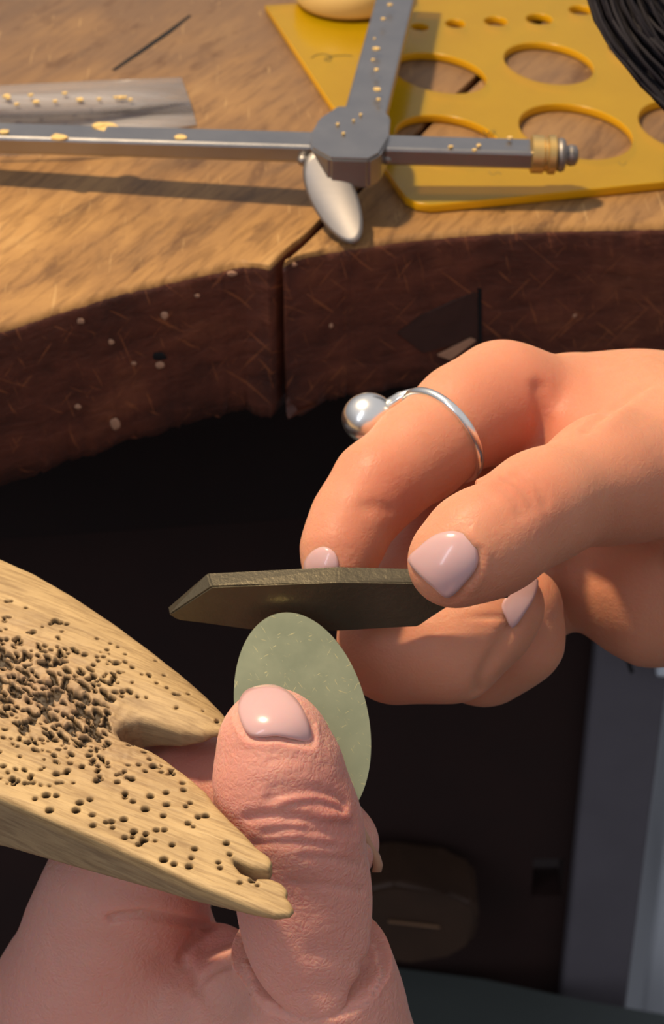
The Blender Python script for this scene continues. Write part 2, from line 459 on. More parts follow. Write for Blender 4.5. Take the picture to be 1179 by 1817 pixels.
def with_grooves(base, grooves):
    """grooves: (pixel polyline, depth m, width m); negative depth = ridge"""
    G = []
    for pl, dep, wd in grooves:
        P3 = []
        PL = resample(pl, 3*(len(pl)-1), False) if len(pl) > 2 else np.array(pl, float)
        for (x, y) in PL:
            d, p = hit(base, x, y)
            if p is not None: P3.append(p)
        if len(P3) > 1:
            P3 = np.array(P3); G.append((P3, dep, wd, P3.min(0)-3*wd, P3.max(0)+3*wd))
    def f(p):
        o = base(p)
        for P3, dep, wd, lo, hi in G:
            m = ((p > lo) & (p < hi)).all(1)
            if m.any():
                dd = seg_dist(p[m], P3); o[m] += dep*np.exp(-(dd/wd)**2)
        return o
    return f
def nail(base, outline, name, parent, lift=.00035, ctr=None, dfix=None, thick=.0005):
    O = resample(outline, 64); c = np.mean(O, 0) if ctr is None else np.array(ctr)
    R = 9; N = len(O); X = []; D = []
    for t in (.1, .35, .55, .75, .85):
        for q in O[::3]:
            x, y = c+t*(q-c); d, _ = hit(base, x, y, .27)
            if d: X.append([1, x-c[0], y-c[1], (x-c[0])**2, (y-c[1])**2, (x-c[0])*(y-c[1])]); D.append(d)
    co = np.linalg.lstsq(np.array(X)/[1, 1e2, 1e2, 1e4, 1e4, 1e4], np.array(D), rcond=None)[0]/[1, 1e2, 1e2, 1e4, 1e4, 1e4]
    def dep(x, y): x -= c[0]; y -= c[1]; return float(np.dot(co, [1, x, y, x*x, y*y, x*y]))
    vs = []
    for side in (0, 1):
        vs.append(U(c[0], c[1], dep(*c)-lift+side*thick*1.4))
        for r in range(1, R+1):
            t = r/R
            for q in O:
                x, y = c+t*(q-c)*(1 if side == 0 else .985)
                rl = .00018*max(0, (t-.8)/.2)**2 if side == 0 else 0
                vs.append(U(x, y, dep(x, y)-lift+rl+side*thick*1.4))
    fs = []; n1 = 1+R*N
    for side in (0, 1):
        o = side*n1
        for k in range(N):
            k2 = (k+1) % N; f_ = (o, o+1+k2, o+1+k); fs.append(f_ if not side else f_[::-1])
            for r in range(R-1):
                a = o+1+r*N; b = a+N; f_ = (a+k, a+k2, b+k2, b+k); fs.append(f_ if not side else f_[::-1])
    a = 1+(R-1)*N
    for k in range(N):
        k2 = (k+1) % N; fs.append((a+k, a+k2, n1+a+k2, n1+a+k))
    bm = bmesh.new(); V = [bm.verts.new([float(z) for z in v]) for v in vs]
    for f_ in fs: bm.faces.new([V[i] for i in f_])
    o = frombm(name, bm, M_nail, None, True); reparent(o, parent); return o

# ------------------------------------------------------------------ BENCH
bench = empty('workbench', (0, .45, -.04))
thing(bench, 'old jeweller workbench of thick brown boards with a curved cut-out front edge', 'workbench')
edgeL = [(-1400, 1500), (-900, 1020), (-500, 780), (-200, 655), (0, 585), (100, 552), (200, 521), (300, 498), (380, 480), (440, 467), (480, 471)]
edgeR = [(502, 466), (540, 450), (600, 440), (640, 433), (740, 420), (850, 410), (960, 404), (1060, 401), (1179, 399), (1400, 401), (1800, 420), (2300, 470)]
TH = .040
dcr = (CR1-CR0)[:2]; dcr /= np.linalg.norm(dcr); ncr = np.array([-dcr[1], dcr[0]])
def plank(poly, name, lo_off, seed):
    """poly: 2D ground points (CCW), vertical slab with softly worn upper edge"""
    r = np.random.default_rng(seed); P = np.array(poly); n = len(P)
    # inward normals
    T = np.roll(P, -1, 0)-np.roll(P, 1, 0); T /= np.linalg.norm(T, axis=1)[:, None]
    Nn = np.stack([-T[:, 1], T[:, 0]], 1)
    levels = [(-.0, .0022), (-.0004, .0012), (-.0012, .0004), (-.0026, 0), (-.008, .0002), (-.016, 0), (-.025, .0003), (-.033, .0004), (-.037, .0010), (-TH, .0030)]
    fm = np.clip(((P[:, 0]-CR0[0])*ncr[0]+(P[:, 1]-CR0[1])*ncr[1])**2, 0, 1)
    fm = np.where(np.sqrt(fm) < .006, .22, 1.0); fm = np.convolve(np.r_[fm[-3:], fm, fm[:3]], np.ones(3)/3, 'same')[3:-3]
    vs = []
    wob = np.cumsum(r.normal(0, .00022, n)); wob -= np.linspace(0, wob[-1], n)
    wob = np.clip(wob, -.0012, .0012)
    for li, (z, ins) in enumerate(levels):
        w = wob*.35 + r.normal(0, .00010, n)
        zz = z + (wob*1.6 if li > 6 else 0) + (r.normal(0, .00005, n) if li > 0 else 0)
        q = P+Nn*((ins*.8*(fm if li < 7 else .15+fm*.85)+w*fm))[:, None]
        for i in range(n): vs.append((q[i, 0], q[i, 1], zz[i] if hasattr(zz, '__len__') else zz))
    fs = []; mi = []
    fs.append(tuple(range(n))); mi.append(0)
    for l in range(len(levels)-1):
        for i in range(n):
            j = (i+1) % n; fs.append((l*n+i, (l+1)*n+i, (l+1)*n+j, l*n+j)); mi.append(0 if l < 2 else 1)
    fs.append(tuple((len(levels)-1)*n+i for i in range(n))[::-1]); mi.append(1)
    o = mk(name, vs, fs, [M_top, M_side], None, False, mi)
    o.data.polygons.foreach_set('use_smooth', [False]+[True]*(len(fs)-2)+[False])
    reparent(o, bench); return o
eL = [tuple(UZ(x, y, 0)[:2]) for x, y in resample(edgeL, 150, False)]
eR = [tuple(UZ(x, y, 0)[:2]) for x, y in resample(edgeR, 150, False)]
eL = eL[:-4]+[eL[-1]]; eR = [eR[0]]+eR[4:]
far = CR0[:2]+dcr*.75
jl = [np.array(eL[-1])*(1-t)+(far+ncr*.0009)*t for t in np.linspace(0, 1, 90)[1:]]
rr = np.random.default_rng(3)
jl = [p+ncr*(rr.normal(0, .00015)) for p in jl]
jr = [np.array(eR[0])*(1-t)+(far-ncr*.0009)*t for t in np.linspace(0, 1, 90)[1:]]
jr = [p+ncr*(rr.normal(0, .00015)) for p in jr]
XL = eL[0][0]
polyL = list(eL)+jl+[(far[0], 1.2), (XL-.02, 1.2), (XL-.02, eL[0][1])]
XR = far[0]+.15
polyR = [(XR, eR[-1][1]+.05), (XR, 1.2), (far[0]+.004, 1.2)]+jr[::-1]+list(eR)
plank(polyL, 'plank', 0, 1); plank(polyR, 'plank', 0, 2)

# apron boards under the bench top
def slab(name, pts, thick_vec, mat, parent=None, bev=.001):
    bm = bmesh.new(); A = [bm.verts.new([float(c) for c in p]) for p in pts]
    B_ = [bm.verts.new([float(a+b) for a, b in zip(p, thick_vec)]) for p in pts]
    n = len(pts); bm.faces.new(A); bm.faces.new(B_[::-1])
    for i in range(n): bm.faces.new((A[i], B_[i], B_[(i+1) % n], A[(i+1) % n]))
    if bev: bmesh.ops.bevel(bm, geom=bm.edges[:], offset=bev, segments=2, affect='EDGES')
    o = frombm(name, bm, mat)
    if parent is not None: reparent(o, parent)
    return o
# joint filler deep inside the open joint, tapered sliver
slab('joint_sliver', [UZ(474, 492, -.003), UZ(497, 474, -.003), UZ(508, 462, -.003), UZ(484, 480, -.003)], (0, .002, -.006), M_top, bench, .0003)
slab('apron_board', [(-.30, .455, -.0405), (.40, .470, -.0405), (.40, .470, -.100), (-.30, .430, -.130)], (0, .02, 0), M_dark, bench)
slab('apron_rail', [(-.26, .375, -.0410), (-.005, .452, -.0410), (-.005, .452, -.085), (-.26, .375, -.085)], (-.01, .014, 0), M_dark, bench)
slab('drying_crack', [UZ(198, 124, .00005), UZ(260, 80, .00005), UZ(300, 52, .00005), UZ(336, 26, .00005), UZ(340, 28, .00005), UZ(304, 58, .00005), UZ(264, 86, .00005), UZ(204, 126, .00005)], (0, 0, -.001), M_hole, bench, 0)
# patch, chips and dents of the front face
def frontdot(px, py, r, mat, name, flat=.25, sy=1.0):
    y0 = None
    # find y on the front face at this x
    xs = np.array([p[0] for p in eL+eR]); ys = np.array([p[1] for p in eL+eR])
    y = .38
    for _ in range(6):
        p = UY(px, py, y); y = float(np.interp(p[0], xs, ys))
    p = UY(px, py, y)
    bm = bmesh.new(); bmesh.ops.create_icosphere(bm, subdivisions=2, radius=1)
    r2 = random.Random(int(px*7+py))
    for v in bm.verts: v.co = Vector((v.co.x*r*(1+r2.uniform(-.2, .2)), v.co.y*r*flat, v.co.z*r*sy*(1+r2.uniform(-.2, .2))))
    bmesh.ops.translate(bm, vec=[float(c) for c in p], verts=bm.verts)
    o = frombm(name, bm, mat, None, True); reparent(o, bench)
M_chip = simple('pale_wood_chip', lin((176, 134, 104)), .7, 0, 300, .2, .3)
for (x, y, r, sy) in [(412, 486, .0011, .6), (292, 560, .0008, 1.2), (205, 752, .0012, 1.4), (197, 607, .0007, 1), (138, 722, .0008, .8), (238, 645, .0006, .8), (588, 578, .0005, 1.3), (520, 470, .0009, .6), (350, 525, .0006, .8), (143, 570, .0009, .8), (1020, 560, .0006, 1)]:
    frontdot(x, y, r, M_chip, 'wood_chip', .18, sy)
frontdot(281, 632, .0019, M_hole, 'dark_dent', .15, .55)
frontdot(284, 648, .0012, M_chip, 'wood_chip', .18, .7)
def face_pts(pts, dy):
    xs = np.array([p[0] for p in eL+eR]); ys = np.array([p[1] for p in eL+eR]); out = []
    for px, py in pts:
        y = .38
        for _ in range(6): y = float(np.interp(UY(px, py, y)[0], xs, ys))
        out.append(UY(px, py, y+dy))
    return out
M_patch = simple('darker_scarred_patch', lin((60, 34, 24)), .7, 0, 120, .4, .6, .0008)
slab('scar_patch', face_pts([(705, 592), (742, 562), (790, 540), (843, 516), (850, 520), (851, 608), (800, 612), (752, 628)], -.0002), (0, .002, 0), M_patch, bench, .0002)
slab('scar_split', face_pts([(848, 512), (855, 512), (856, 612), (850, 612)], -.0004), (0, .002, 0), M_hole, bench, 0)
slab('wood_splinter', face_pts([(776, 632), (836, 602), (846, 606), (800, 640)], -.0012), (0, .001, 0), M_chip, bench, .0002)

# ------------------------------------------------------------------ setting below the bench
pan = empty('wall_back', (0.02, .52, -.25)); struct(pan)
x0, x1 = -.45, UY(1058, 1130, .505)[0]
hx0, hx1 = UY(945, 1560, .505)[0], UY(1000, 1560, .505)[0]
hz1, hz0 = UY(970, 1524, .505)[2], UY(970, 1590, .505)[2]
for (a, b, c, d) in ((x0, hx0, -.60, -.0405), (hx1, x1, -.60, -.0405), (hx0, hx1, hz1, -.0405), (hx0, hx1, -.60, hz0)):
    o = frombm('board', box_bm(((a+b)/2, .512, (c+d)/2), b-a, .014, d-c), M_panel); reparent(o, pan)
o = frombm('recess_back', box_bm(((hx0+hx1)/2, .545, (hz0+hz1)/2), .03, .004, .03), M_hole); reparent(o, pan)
a = UY(1060, 1130, .498)[0]; b = UY(1168, 1130, .498)[0]
post = frombm('post', box_bm(((a+b)/2+.0025, .508, -.32), b-a+.005, .02, .56, .0015), M_post)
thing(post, 'dark grey painted upright post below the right side of the bench', 'post')
a = UY(1166, 1580, .521)[0]
strip = frombm('door_1', box_bm((a+.06, .55, -.33), .12, .06, .58, .002), M_strip); struct(strip)
cab = frombm('cabinet_hinge', box_bm(UY(1176, 1180, .49)+np.array([.004, .012, 0]), .010, .020, .014, .001), M_strip); 
cab.name = 'trim_1'; struct(cab)
# small cable hook in front of the post
vs, fs = tube([UY(1112, 1130, .493), UY(1110, 1150, .492), UY(1116, 1175, .492), UY(1122, 1192, .493)], .0007, 8)
hk = mk('hook', vs, fs, M_hole, None, True); thing(hk, 'small black hook on the grey post just below the right hand', 'hook')
zs = UY(700, 1722, .50)[2]
P = [UZ(600, 1700, zs), UZ(690, 1716, zs), UZ(860, 1738, zs), UZ(1040, 1776, zs), UZ(1250, 1812, zs)]
sh = [(P[0][0]-.25, P[0][1]+.02, zs)]+[tuple(p) for p in P[1:]]+[(P[-1][0]+.1, P[-1][1]-.02, zs), (P[-1][0]+.1, .28, zs), (P[0][0]-.25, .28, zs)]
shelf = slab('shelf', sh, (0, 0, -.012), M_shelf, None, .001)
thing(shelf, 'grey-green painted shelf board at the bottom under the bench', 'shelf')
# wooden block lying on the shelf edge
blk = [(600, 1590), (700, 1568), (790, 1588), (846, 1606), (852, 1640), (838, 1680), (800, 1704), (730, 1708), (600, 1700)]
bm = bmesh.new(); yb = .478
A = [bm.verts.new([float(c) for c in UY(x, y, yb)]) for x, y in blk]
Bv = [bm.verts.new([float(c) for c in (UY(x, y, yb)+np.array([0, .022, 0]))]) for x, y in blk]
bm.faces.new(A); bm.faces.new(Bv[::-1])
for i in range(len(blk)): bm.faces.new((A[i], Bv[i], Bv[(i+1) % len(blk)], A[(i+1) % len(blk)]))
bmesh.ops.bevel(bm, geom=bm.edges[:], offset=.0022, segments=3, affect='EDGES')
block = frombm('wood_block', bm, M_block, None, False); thing(block, 'rounded old brown wooden block lying in the dark below the bench', 'wood block')
bm = box_bm(UY(735, 1640, yb-.0012), .018, .0012, .0008, .0003, 1, None, Matrix.Rotation(.16, 4, 'Y'))
lip = frombm('worn_ridge', bm, M_block2); lip.parent = block
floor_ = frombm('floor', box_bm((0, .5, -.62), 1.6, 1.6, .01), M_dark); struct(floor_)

# ------------------------------------------------------------------ BENCH PIN
up_edge = [(-700, 760), (-450, 800), (-250, 868), (-100, 928), (0, 974), (60, 1000), (130, 1040), (200, 1086), (260, 1130), (320, 1176), (365, 1215), (390, 1240), (408, 1262), (410, 1276)]
notch_u = [(398, 1284), (360, 1288), (320, 1282), (280, 1268), (250, 1260), (222, 1262), (206, 1276)]
notch_l = [(214, 1294), (240, 1302), (270, 1318), (300, 1338), (335, 1368), (366, 1396), (385, 1424), (410, 1452), (432, 1474), (455, 1500), (478, 1516), (484, 1528), (478, 1540), (448, 1536), (418, 1521), (414, 1528), (428, 1546), (452, 1556), (480, 1556), (500, 1564), (511, 1576), (509, 1590), (516, 1597), (523, 1612), (515, 1621), (490, 1622)]
low_edge = [(452, 1609), (400, 1588), (340, 1564), (270, 1531), (200, 1500), (100, 1455), (0, 1409), (-100, 1372), (-300, 1320), (-520, 1270), (-700, 1180)]
pinpx = up_edge+notch_u+notch_l+low_edge
pinpoly = np.array([UZ(x, y, 0)[:2] for x, y in pinpx])
tipP = UZ(520, 1612, 0)[:2]; axd = (UZ(0, 1200, 0)[:2]-tipP); axd /= np.linalg.norm(axd)
nlow = UZ(0, 1409, 0)[:2]
def poly_sd(p, V):
    d = np.full(len(p), 1e9); s = np.ones(len(p)); n = len(V)
    for i in range(n):
        a = V[i]; b = V[i-1]; e = b-a; w = p-a
        t = np.clip((w@e)/(e@e), 0, 1); q = w-t[:, None]*e; d = np.minimum(d, (q*q).sum(1))
        c1 = p[:, 1] >= a[1]; c2 = p[:, 1] < b[1]; c3 = e[0]*w[:, 1] > e[1]*w[:, 0]
        fl = (c1 & c2 & c3) | (~c1 & ~c2 & ~c3); s = np.where(fl, -s, s)
    return s*np.sqrt(d)
# drill holes
holes = []
def addh(x, y, r, el=1.0): 
    q = UZ(x, y, 0)[:2]; holes.append((q[0], q[1], r, el))
for (x, y, r) in [(12,1064,5),(20,1063,4),(46,1075,4),(98,1098,8),(106,1101,7),(118,1103,6),(90,1104,5),(110,1117,4),(172,1128,4),(196,1136,4),(209,1142,4),(206,1173,8),(190,1148,5),(150,1158,7),(222,1155,4),(276,1160,4),(291,1190,4),(296,1214,4),(310,1225,5),(317,1226,5),(334,1222,4),(313,1248,4),(360,1253,3),(385,1269,5),
   (230,1306,7),(190,1310,6),(255,1322,6),(158,1334,7),(180,1340,5),(265,1338,5),(272,1351,8),(246,1350,5),(286,1362,5),(305,1363,7),(258,1362,5),(324,1383,6),(326,1397,6),(226,1376,5),(172,1382,7),(234,1378,7),(208,1384,6),(100,1370,7),(120,1364,6),(295,1402,6),(267,1409,7),(296,1424,7),(222,1404,6),(222,1412,5),(338,1421,5),(330,1428,5),(236,1419,6),(258,1433,8),(290,1445,6),(140,1422,6),(160,1416,6),(102,1386,5),(82,1408,8),(100,1409,6),(142,1422,7),(135,1435,8),(88,1434,8),(62,1414,5),
   (352,1447,6),(365,1445,7),(334,1459,6),(343,1465,4),(220,1452,7),(198,1456,6),(164,1444,6),(188,1457,5),(165,1463,6),(238,1474,7),(259,1478,6),(278,1471,6),(292,1471,6),(200,1467,5),(222,1485,6),(235,1484,5),(256,1489,8),(247,1497,6),(306,1498,6),(276,1491,4),(346,1505,6),(340,1521,5),(291,1524,8),(309,1532,6),(336,1536,7),(388,1529,5),(391,1539,5),(402,1495,6),(408,1514,5),(426,1565,5),(448,1561,7),(457,1570,4),(20,1380,5),(30,1382,6),(6,1356,6),(24,1387,5),(44,1386,5)]:
    addh(x, y, r*.36*.3e-3*.68)
k = 0
while k < 1150:
    x = rng.uniform(-260, 400); y = rng.uniform(1040, 1460)
    cxl = 1075+.42*max(x, -200)      # upper limit of the drilled field
    cyl = 1400-.10*abs(x)
    if y < cxl-0 or y > cyl: continue
    core = math.exp(-(((y-(1205+.30*x))/75)**2))*(1 if x < 150 else math.exp(-((x-150)/60)**2))
    if rng.uniform() > .19+.95*core: continue
    if x > 195 and 1235 < y < 1345: continue
    if x > 300 and y < 1330: continue
    addh(x, y, rng.uniform(.16e-3, .34e-3)*(1+.7*core*rng.uniform(0, 1)), rng.uniform(1.2, 2.8) if core > .4 else rng.uniform(1, 1.6)); k += 1
plo = pinpoly.min(0)-.001; phi = pinpoly.max(0)+.001; RS = .00012
gx = np.arange(plo[0], phi[0], RS); gy = np.arange(plo[1], phi[1], RS)
HG = np.zeros((len(gx), len(gy)), np.float32)
for (hx, hy, r, el) in holes:
    R_ = r*el*1.6+RS*2; i0, i1 = np.searchsorted(gx, (hx-R_, hx+R_)); j0, j1 = np.searchsorted(gy, (hy-R_, hy+R_))
    if i1 <= i0 or j1 <= j0: continue
    X, Y = np.meshgrid(gx[i0:i1]-hx, gy[j0:j1]-hy, indexing='ij')
    a_ = X*axd[0]+Y*axd[1]; b_ = -X*axd[1]+Y*axd[0]
    dd = np.sqrt((a_/el)**2+b_**2)/r
    HG[i0:i1, j0:j1] = np.maximum(HG[i0:i1, j0:j1], np.clip((1.25-dd)/.5, 0, 1))
def vnoise2(shape_x, shape_y, step, seed):
    r_ = np.random.default_rng(seed); nx, ny = int((phi[0]-plo[0])/step)+3, int((phi[1]-plo[1])/step)+3
    g = r_.uniform(-1, 1, (nx, ny)); fx = (gx-plo[0])/step; fy = (gy-plo[1])/step
    ix, iy = fx.astype(int), fy.astype(int); tx = (fx-ix); ty = (fy-iy); tx = tx*tx*(3-2*tx); ty = ty*ty*(3-2*ty)
    a = g[np.ix_(ix, iy)]*(1-tx)[:, None]+g[np.ix_(ix+1, iy)]*tx[:, None]
    b = g[np.ix_(ix, iy+1)]*(1-tx)[:, None]+g[np.ix_(ix+1, iy+1)]*tx[:, None]
    return a*(1-ty)[None]+b*ty[None]
GXX, GYY = np.meshgrid(gx, gy, indexing='ij')
wc = UZ(60, 1215, 0)[:2]; WX = (GXX-wc[0]); WY = (GYY-wc[1])
wa = WX*axd[0]+WY*axd[1]; wb = -WX*axd[1]+WY*axd[0]
wear = np.exp(-(wa/.026)**2-(wb/.0085)**2)
rough = vnoise2(0, 0, .0011, 5)*.5+vnoise2(0, 0, .0022, 6)*.8+vnoise2(0, 0, .0006, 8)*.35
HT = HG*.0013 + wear*(.0009+.00055*rough) + .00006*vnoise2(0, 0, .003, 9)
def bil(G, p):
    fx = np.clip((p[:, 0]-plo[0])/RS, 0, len(gx)-1.01); fy = np.clip((p[:, 1]-plo[1])/RS, 0, len(gy)-1.01)
    ix, iy = fx.astype(int), fy.astype(int); tx, ty = fx-ix, fy-iy
    return G[ix, iy]*(1-tx)*(1-ty)+G[ix+1, iy]*tx*(1-ty)+G[ix, iy+1]*(1-tx)*ty+G[ix+1, iy+1]*tx*ty
# 2D signed distance raster of outline
RS2 = .0004
g2x = np.arange(plo[0]-.004, phi[0]+.004, RS2); g2y = np.arange(plo[1]-.004, phi[1]+.004, RS2)
Q = np.stack(np.meshgrid(g2x, g2y, indexing='ij'), -1).reshape(-1, 2)
SD = poly_sd(Q, pinpoly).reshape(len(g2x), len(g2y))
def sd2(p):
    fx = np.clip((p[:, 0]-g2x[0])/RS2, 0, len(g2x)-1.01); fy = np.clip((p[:, 1]-g2y[0])/RS2, 0, len(g2y)-1.01)
    ix, iy = fx.astype(int), fy.astype(int); tx, ty = fx-ix, fy-iy
    return SD[ix, iy]*(1-tx)*(1-ty)+SD[ix+1, iy]*tx*(1-ty)+SD[ix, iy+1]*(1-tx)*ty+SD[ix+1, iy+1]*tx*ty
def f_pin(p):
    s = (p[:, :2]-tipP)@axd
    la = (p[:, :2]-tipP)@np.array([axd[1], -axd[0]])
    zb = -(.0014+.215*np.clip(s, 0, .058))*np.clip(1-.68*(la-.007)/.010, .32, 1)
    s2 = sd2(p)
    crown = -.0022*np.exp(-np.clip(-s2, 0, 1)/.0035)*np.clip((p[:, 1]-tipP[1]-.020)/.03+.2, 0.02, 1)
    zt = crown-bil(HT, p)
    dz = np.maximum(p[:, 2]-zt, zb-p[:, 2])
    return smax(s2, dz, .0009)
P_, F_ = sdf_grid_mesh(f_pin, (plo[0], plo[1], -.0145), (phi[0], phi[1], .0012), .00026, 2)
topm = np.clip((P_[:, 2]-(-.0035))/.001, 0, 1)
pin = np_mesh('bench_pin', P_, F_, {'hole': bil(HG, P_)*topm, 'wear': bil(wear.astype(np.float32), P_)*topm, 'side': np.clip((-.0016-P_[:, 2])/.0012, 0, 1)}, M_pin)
thing(pin, 'pale worn wooden bench pin with a V notch, its top riddled with drilled holes', 'bench pin')

# ------------------------------------------------------------------ DISC and FILE
dc = np.array([537., 1278.]); A_, B_ = 195., 117.; tt = math.radians(13)
def ddep(y): return .3195+(y-1090)*(.3115-.3195)/360
N = 96; vs = []; R = 10
mj = np.array([math.sin(tt), math.cos(tt)]); mn = np.array([math.cos(tt), -math.sin(tt)])
for side in (0, 1):
    for r in range(1, R+1):
        t = r/R
        for k in range(N):
            an = 2*math.pi*k/N; q = dc+(mj*A_*math.cos(an)+mn*B_*math.sin(an))*t*(1 if (r < R or side) else .997)
            vs.append(U(q[0], q[1], ddep(q[1])-.00025*(1-t*t)+side*.0006))
fs = []
for side in (0, 1):
    o = side*R*N; fs.append(tuple(o+k for k in range(N))[::(1 if side else -1)])
    for r in range(R-1):
        for k in range(N):
            k2 = (k+1) % N; f_ = (o+r*N+k, o+r*N+k2, o+(r+1)*N+k2, o+(r+1)*N+k); fs.append(f_)
o = (R-1)*N
for k in range(N): k2 = (k+1) % N; fs.append((o+k, o+k2, R*N+o+k2, R*N+o+k))
bm = bmesh.new(); V = [bm.verts.new([float(c) for c in v]) for v in vs]
for f_ in fs: bm.faces.new([V[i] for i in f_])
disc = frombm('metal_disc', bm, M_disc, None, True); disc.data.set_sharp_from_angle(angle=.6)
thing(disc, 'oval grey-green metal blank with fine scratches, pinched upright behind the thumb', 'metal blank')

yf = .2512
fr = [(316, 1101), (300, 1090), (376, 1041), (600, 1034), (905, 1036), (905, 1062), (790, 1076), (742, 1113), (600, 1119), (440, 1116)]
bk = [(322, 1085), (297, 1079), (368, 1016), (600, 1006), (905, 1012), (905, 1040), (790, 1054), (742, 1090), (600, 1096), (440, 1094)]
A = [UY(x, y, yf) for x, y in fr]; Bk = [UY(x, y, yf+.0033) for x, y in bk]
bm = bmesh.new(); a = [bm.verts.new([float(c) for c in p]) for p in A]; b = [bm.verts.new([float(c) for c in p]) for p in Bk]
bm.faces.new(a); bm.faces.new(b[::-1])
for i in range(len(a)): bm.faces.new((a[i], b[i], b[(i+1) % len(a)], a[(i+1) % len(a)]))
bmesh.ops.bevel(bm, geom=bm.edges[:], offset=.00025, segments=2, affect='EDGES')
fil = frombm('file', bm, M_file); thing(fil, 'flat dark grey file with slanted tip held across the top of the oval blank', 'file')

# ------------------------------------------------------------------ LEFT HAND (foreground, holding the blank)
pn0 = U(537, 1090, ddep(1090)); pn1 = U(537, 1450, ddep(1450)); pn2 = U(637, 1090, ddep(1090))
nrm = np.cross(pn1-pn0, pn2-pn0); nrm /= np.linalg.norm(nrm)
if nrm[1] < 0: nrm = -nrm                   # pointing away from camera
thumb_d = chain([(484, 1312, .3055, 91), (492, 1352, .3055, 103), (500, 1405, .306, 112), (524, 1470, .307, 113)], .003)
thumb_p = chain([(524, 1470, .307, 113), (538, 1560, .3095, 106), (543, 1640, .312, 114), (552, 1710, .315, 126), (568, 1800, .318, 143), (590, 1950, .322, 172), (560, 2300, .315, 210)], .005)
palmL = chain([(150, 1800, .352, 150), (250, 1930, .358, 220), (420, 1960, .350, 210), (470, 2300, .330, 250), (470, 2700, .30, 260), (620, 5869, .182, 720)], .02)
palmL2 = chain([(420, 1960, .350, 200), (590, 1960, .33, 180)], .02)
idxL = chain([(168, 1768, .346, 163), (196, 1660, .343, 142), (222, 1570, .338, 124), (262, 1470, .335, 105), (340, 1400, .3285, 96), (440, 1420, .3235, 84), (560, 1470, .3215, 68), (612, 1500, .3215, 60)], .006)
idxL2 = chain([(168, 1768, .348, 150), (252, 1650, .347, 92), (225, 1760, .347, 118)], .010)
midL = chain([(200, 1800, .375, 120), (250, 1560, .375, 92), (390, 1490, .362, 78), (480, 1530, .350, 70)], .005)
rngL = chain([(220, 1820, .395, 120), (250, 1640, .395, 86), (300, 1570, .392, 70), (310, 1610, .385, 60)], .005)
pnkL = chain([(250, 1850, .41, 110), (240, 1710, .412, 76), (280, 1650, .405, 60), (300, 1690, .395, 54)], .005)
foldL = chain([(320, 1715, .347, 60), (352, 1700, .3425, 50), (392, 1694, .340, 42), (440, 1700, .336, 34)], .004)
webL2 = chain([(490, 1762, .325, 80), (430, 1800, .330, 84), (400, 1880, .338, 110)], .01)
webL = chain([(330, 1840, .347, 130), (430, 1830, .338, 92), (520, 1780, .325, 100)], .02)
def baseL(p):
    palm = smin(smin(palmL(p), palmL2(p), .014), webL(p), .006)
    th = thumb_d(p); pl = (p-pn0)@nrm
    th = smax(th, pl+.0003, .002)
    tp = thumb_p(p); tp = smax(tp, np.where(p[:, 2] > -.03, pl-.0012, -1), .003)
    t = smin(smin(smin(th, tp, .003), webL2(p), .006), palm, .004)
    i = idxL(p); i = smax(i, -(pl-.0008)-np.where(p[:, 2] > -.03, 0, 1), .0015)
    i = smin(smin(i, idxL2(p), .006), palm, .006)
    o = smin(t, i, .0012)
    for g in (midL, rngL, pnkL): o = smin(o, smin(g(p), palm, .010), .001)
    return smin(o, foldL(p), .0008)
grL = [ # knuckle wrinkles of the thumb
 ([(438, 1452), (480, 1447), (530, 1452), (585, 1462), (628, 1464)], .0011, .0007),
 ([(470, 1478), (530, 1470), (590, 1478), (632, 1482)], .0006, .0006),
 ([(478, 1418), (510, 1408), (550, 1404), (590, 1410), (612, 1424)], .0006, .0006),
 ([(500, 1436), (530, 1426), (570, 1424), (608, 1438)], .0005, .0005),
 ([(486, 1432), (480, 1412), (490, 1398)], .00025, .0005),
 ([(470, 1400), (520, 1392), (570, 1396)], .00015, .0005),
 ([(478, 1352), (500, 1345), (530, 1348)], .0001, .0005),
 ([(450, 1498), (520, 1495), (600, 1502)], .0004, .0006),
 ([(540, 1520), (600, 1525), (640, 1535)], .0004, .0006),
 ([(520, 1565), (590, 1572), (645, 1580)], .0004, .0006),
 ([(530, 1462), (580, 1452), (615, 1450)], -.0005, .0012),
 ([(500, 1420), (560, 1416), (600, 1426)], -.0003, .0010),
 # crease around the nail
 ([(421, 1262), (428, 1288), (442, 1308), (466, 1312), (494, 1310), (527, 1317), (556, 1320), (553, 1288)], .00045, .0006),
 ([(416, 1268), (424, 1294), (438, 1314), (466, 1320), (496, 1319), (527, 1325), (560, 1328), (562, 1290)], -.0003, .0007),
 # folds at the base of the index finger
 ([(200, 1628), (250, 1621), (300, 1628), (345, 1637), (372, 1646)], .0017, .0007),
 ([(180, 1612), (250, 1606), (320, 1612), (365, 1625)], -.0006, .0018),
 ([(345, 1752), (362, 1732), (384, 1716), (410, 1706), (430, 1702)], .0014, .0009),
 ([(350, 1655), (338, 1676), (326, 1702), (345, 1745), (372, 1785)], .0020, .0008),
 ([(380, 1775), (400, 1782), (420, 1770)], .0022, .003),
 ([(100, 1690), (200, 1675), (280, 1700), (330, 1740)], .0004, .002),
 ([(560, 1690), (620, 1700), (660, 1720)], .0003, .0015),
 ([(520, 1760), (600, 1750), (680, 1762)], .0003, .0018),
]
def bbox(chs_lo, chs_hi): return chs_lo, chs_hi
lhand = empty('hand', U(300, 1800, .34)); 
thing(lhand, 'hand in the foreground pinching the oval blank, wrinkled thumb with pink nail in front', 'hand')
fL = with_grooves(baseL, grL)
P_, F_ = sdf_grid_mesh(fL, (-.075, .0, -.185), (.046, .285, .035), .00050, 2)
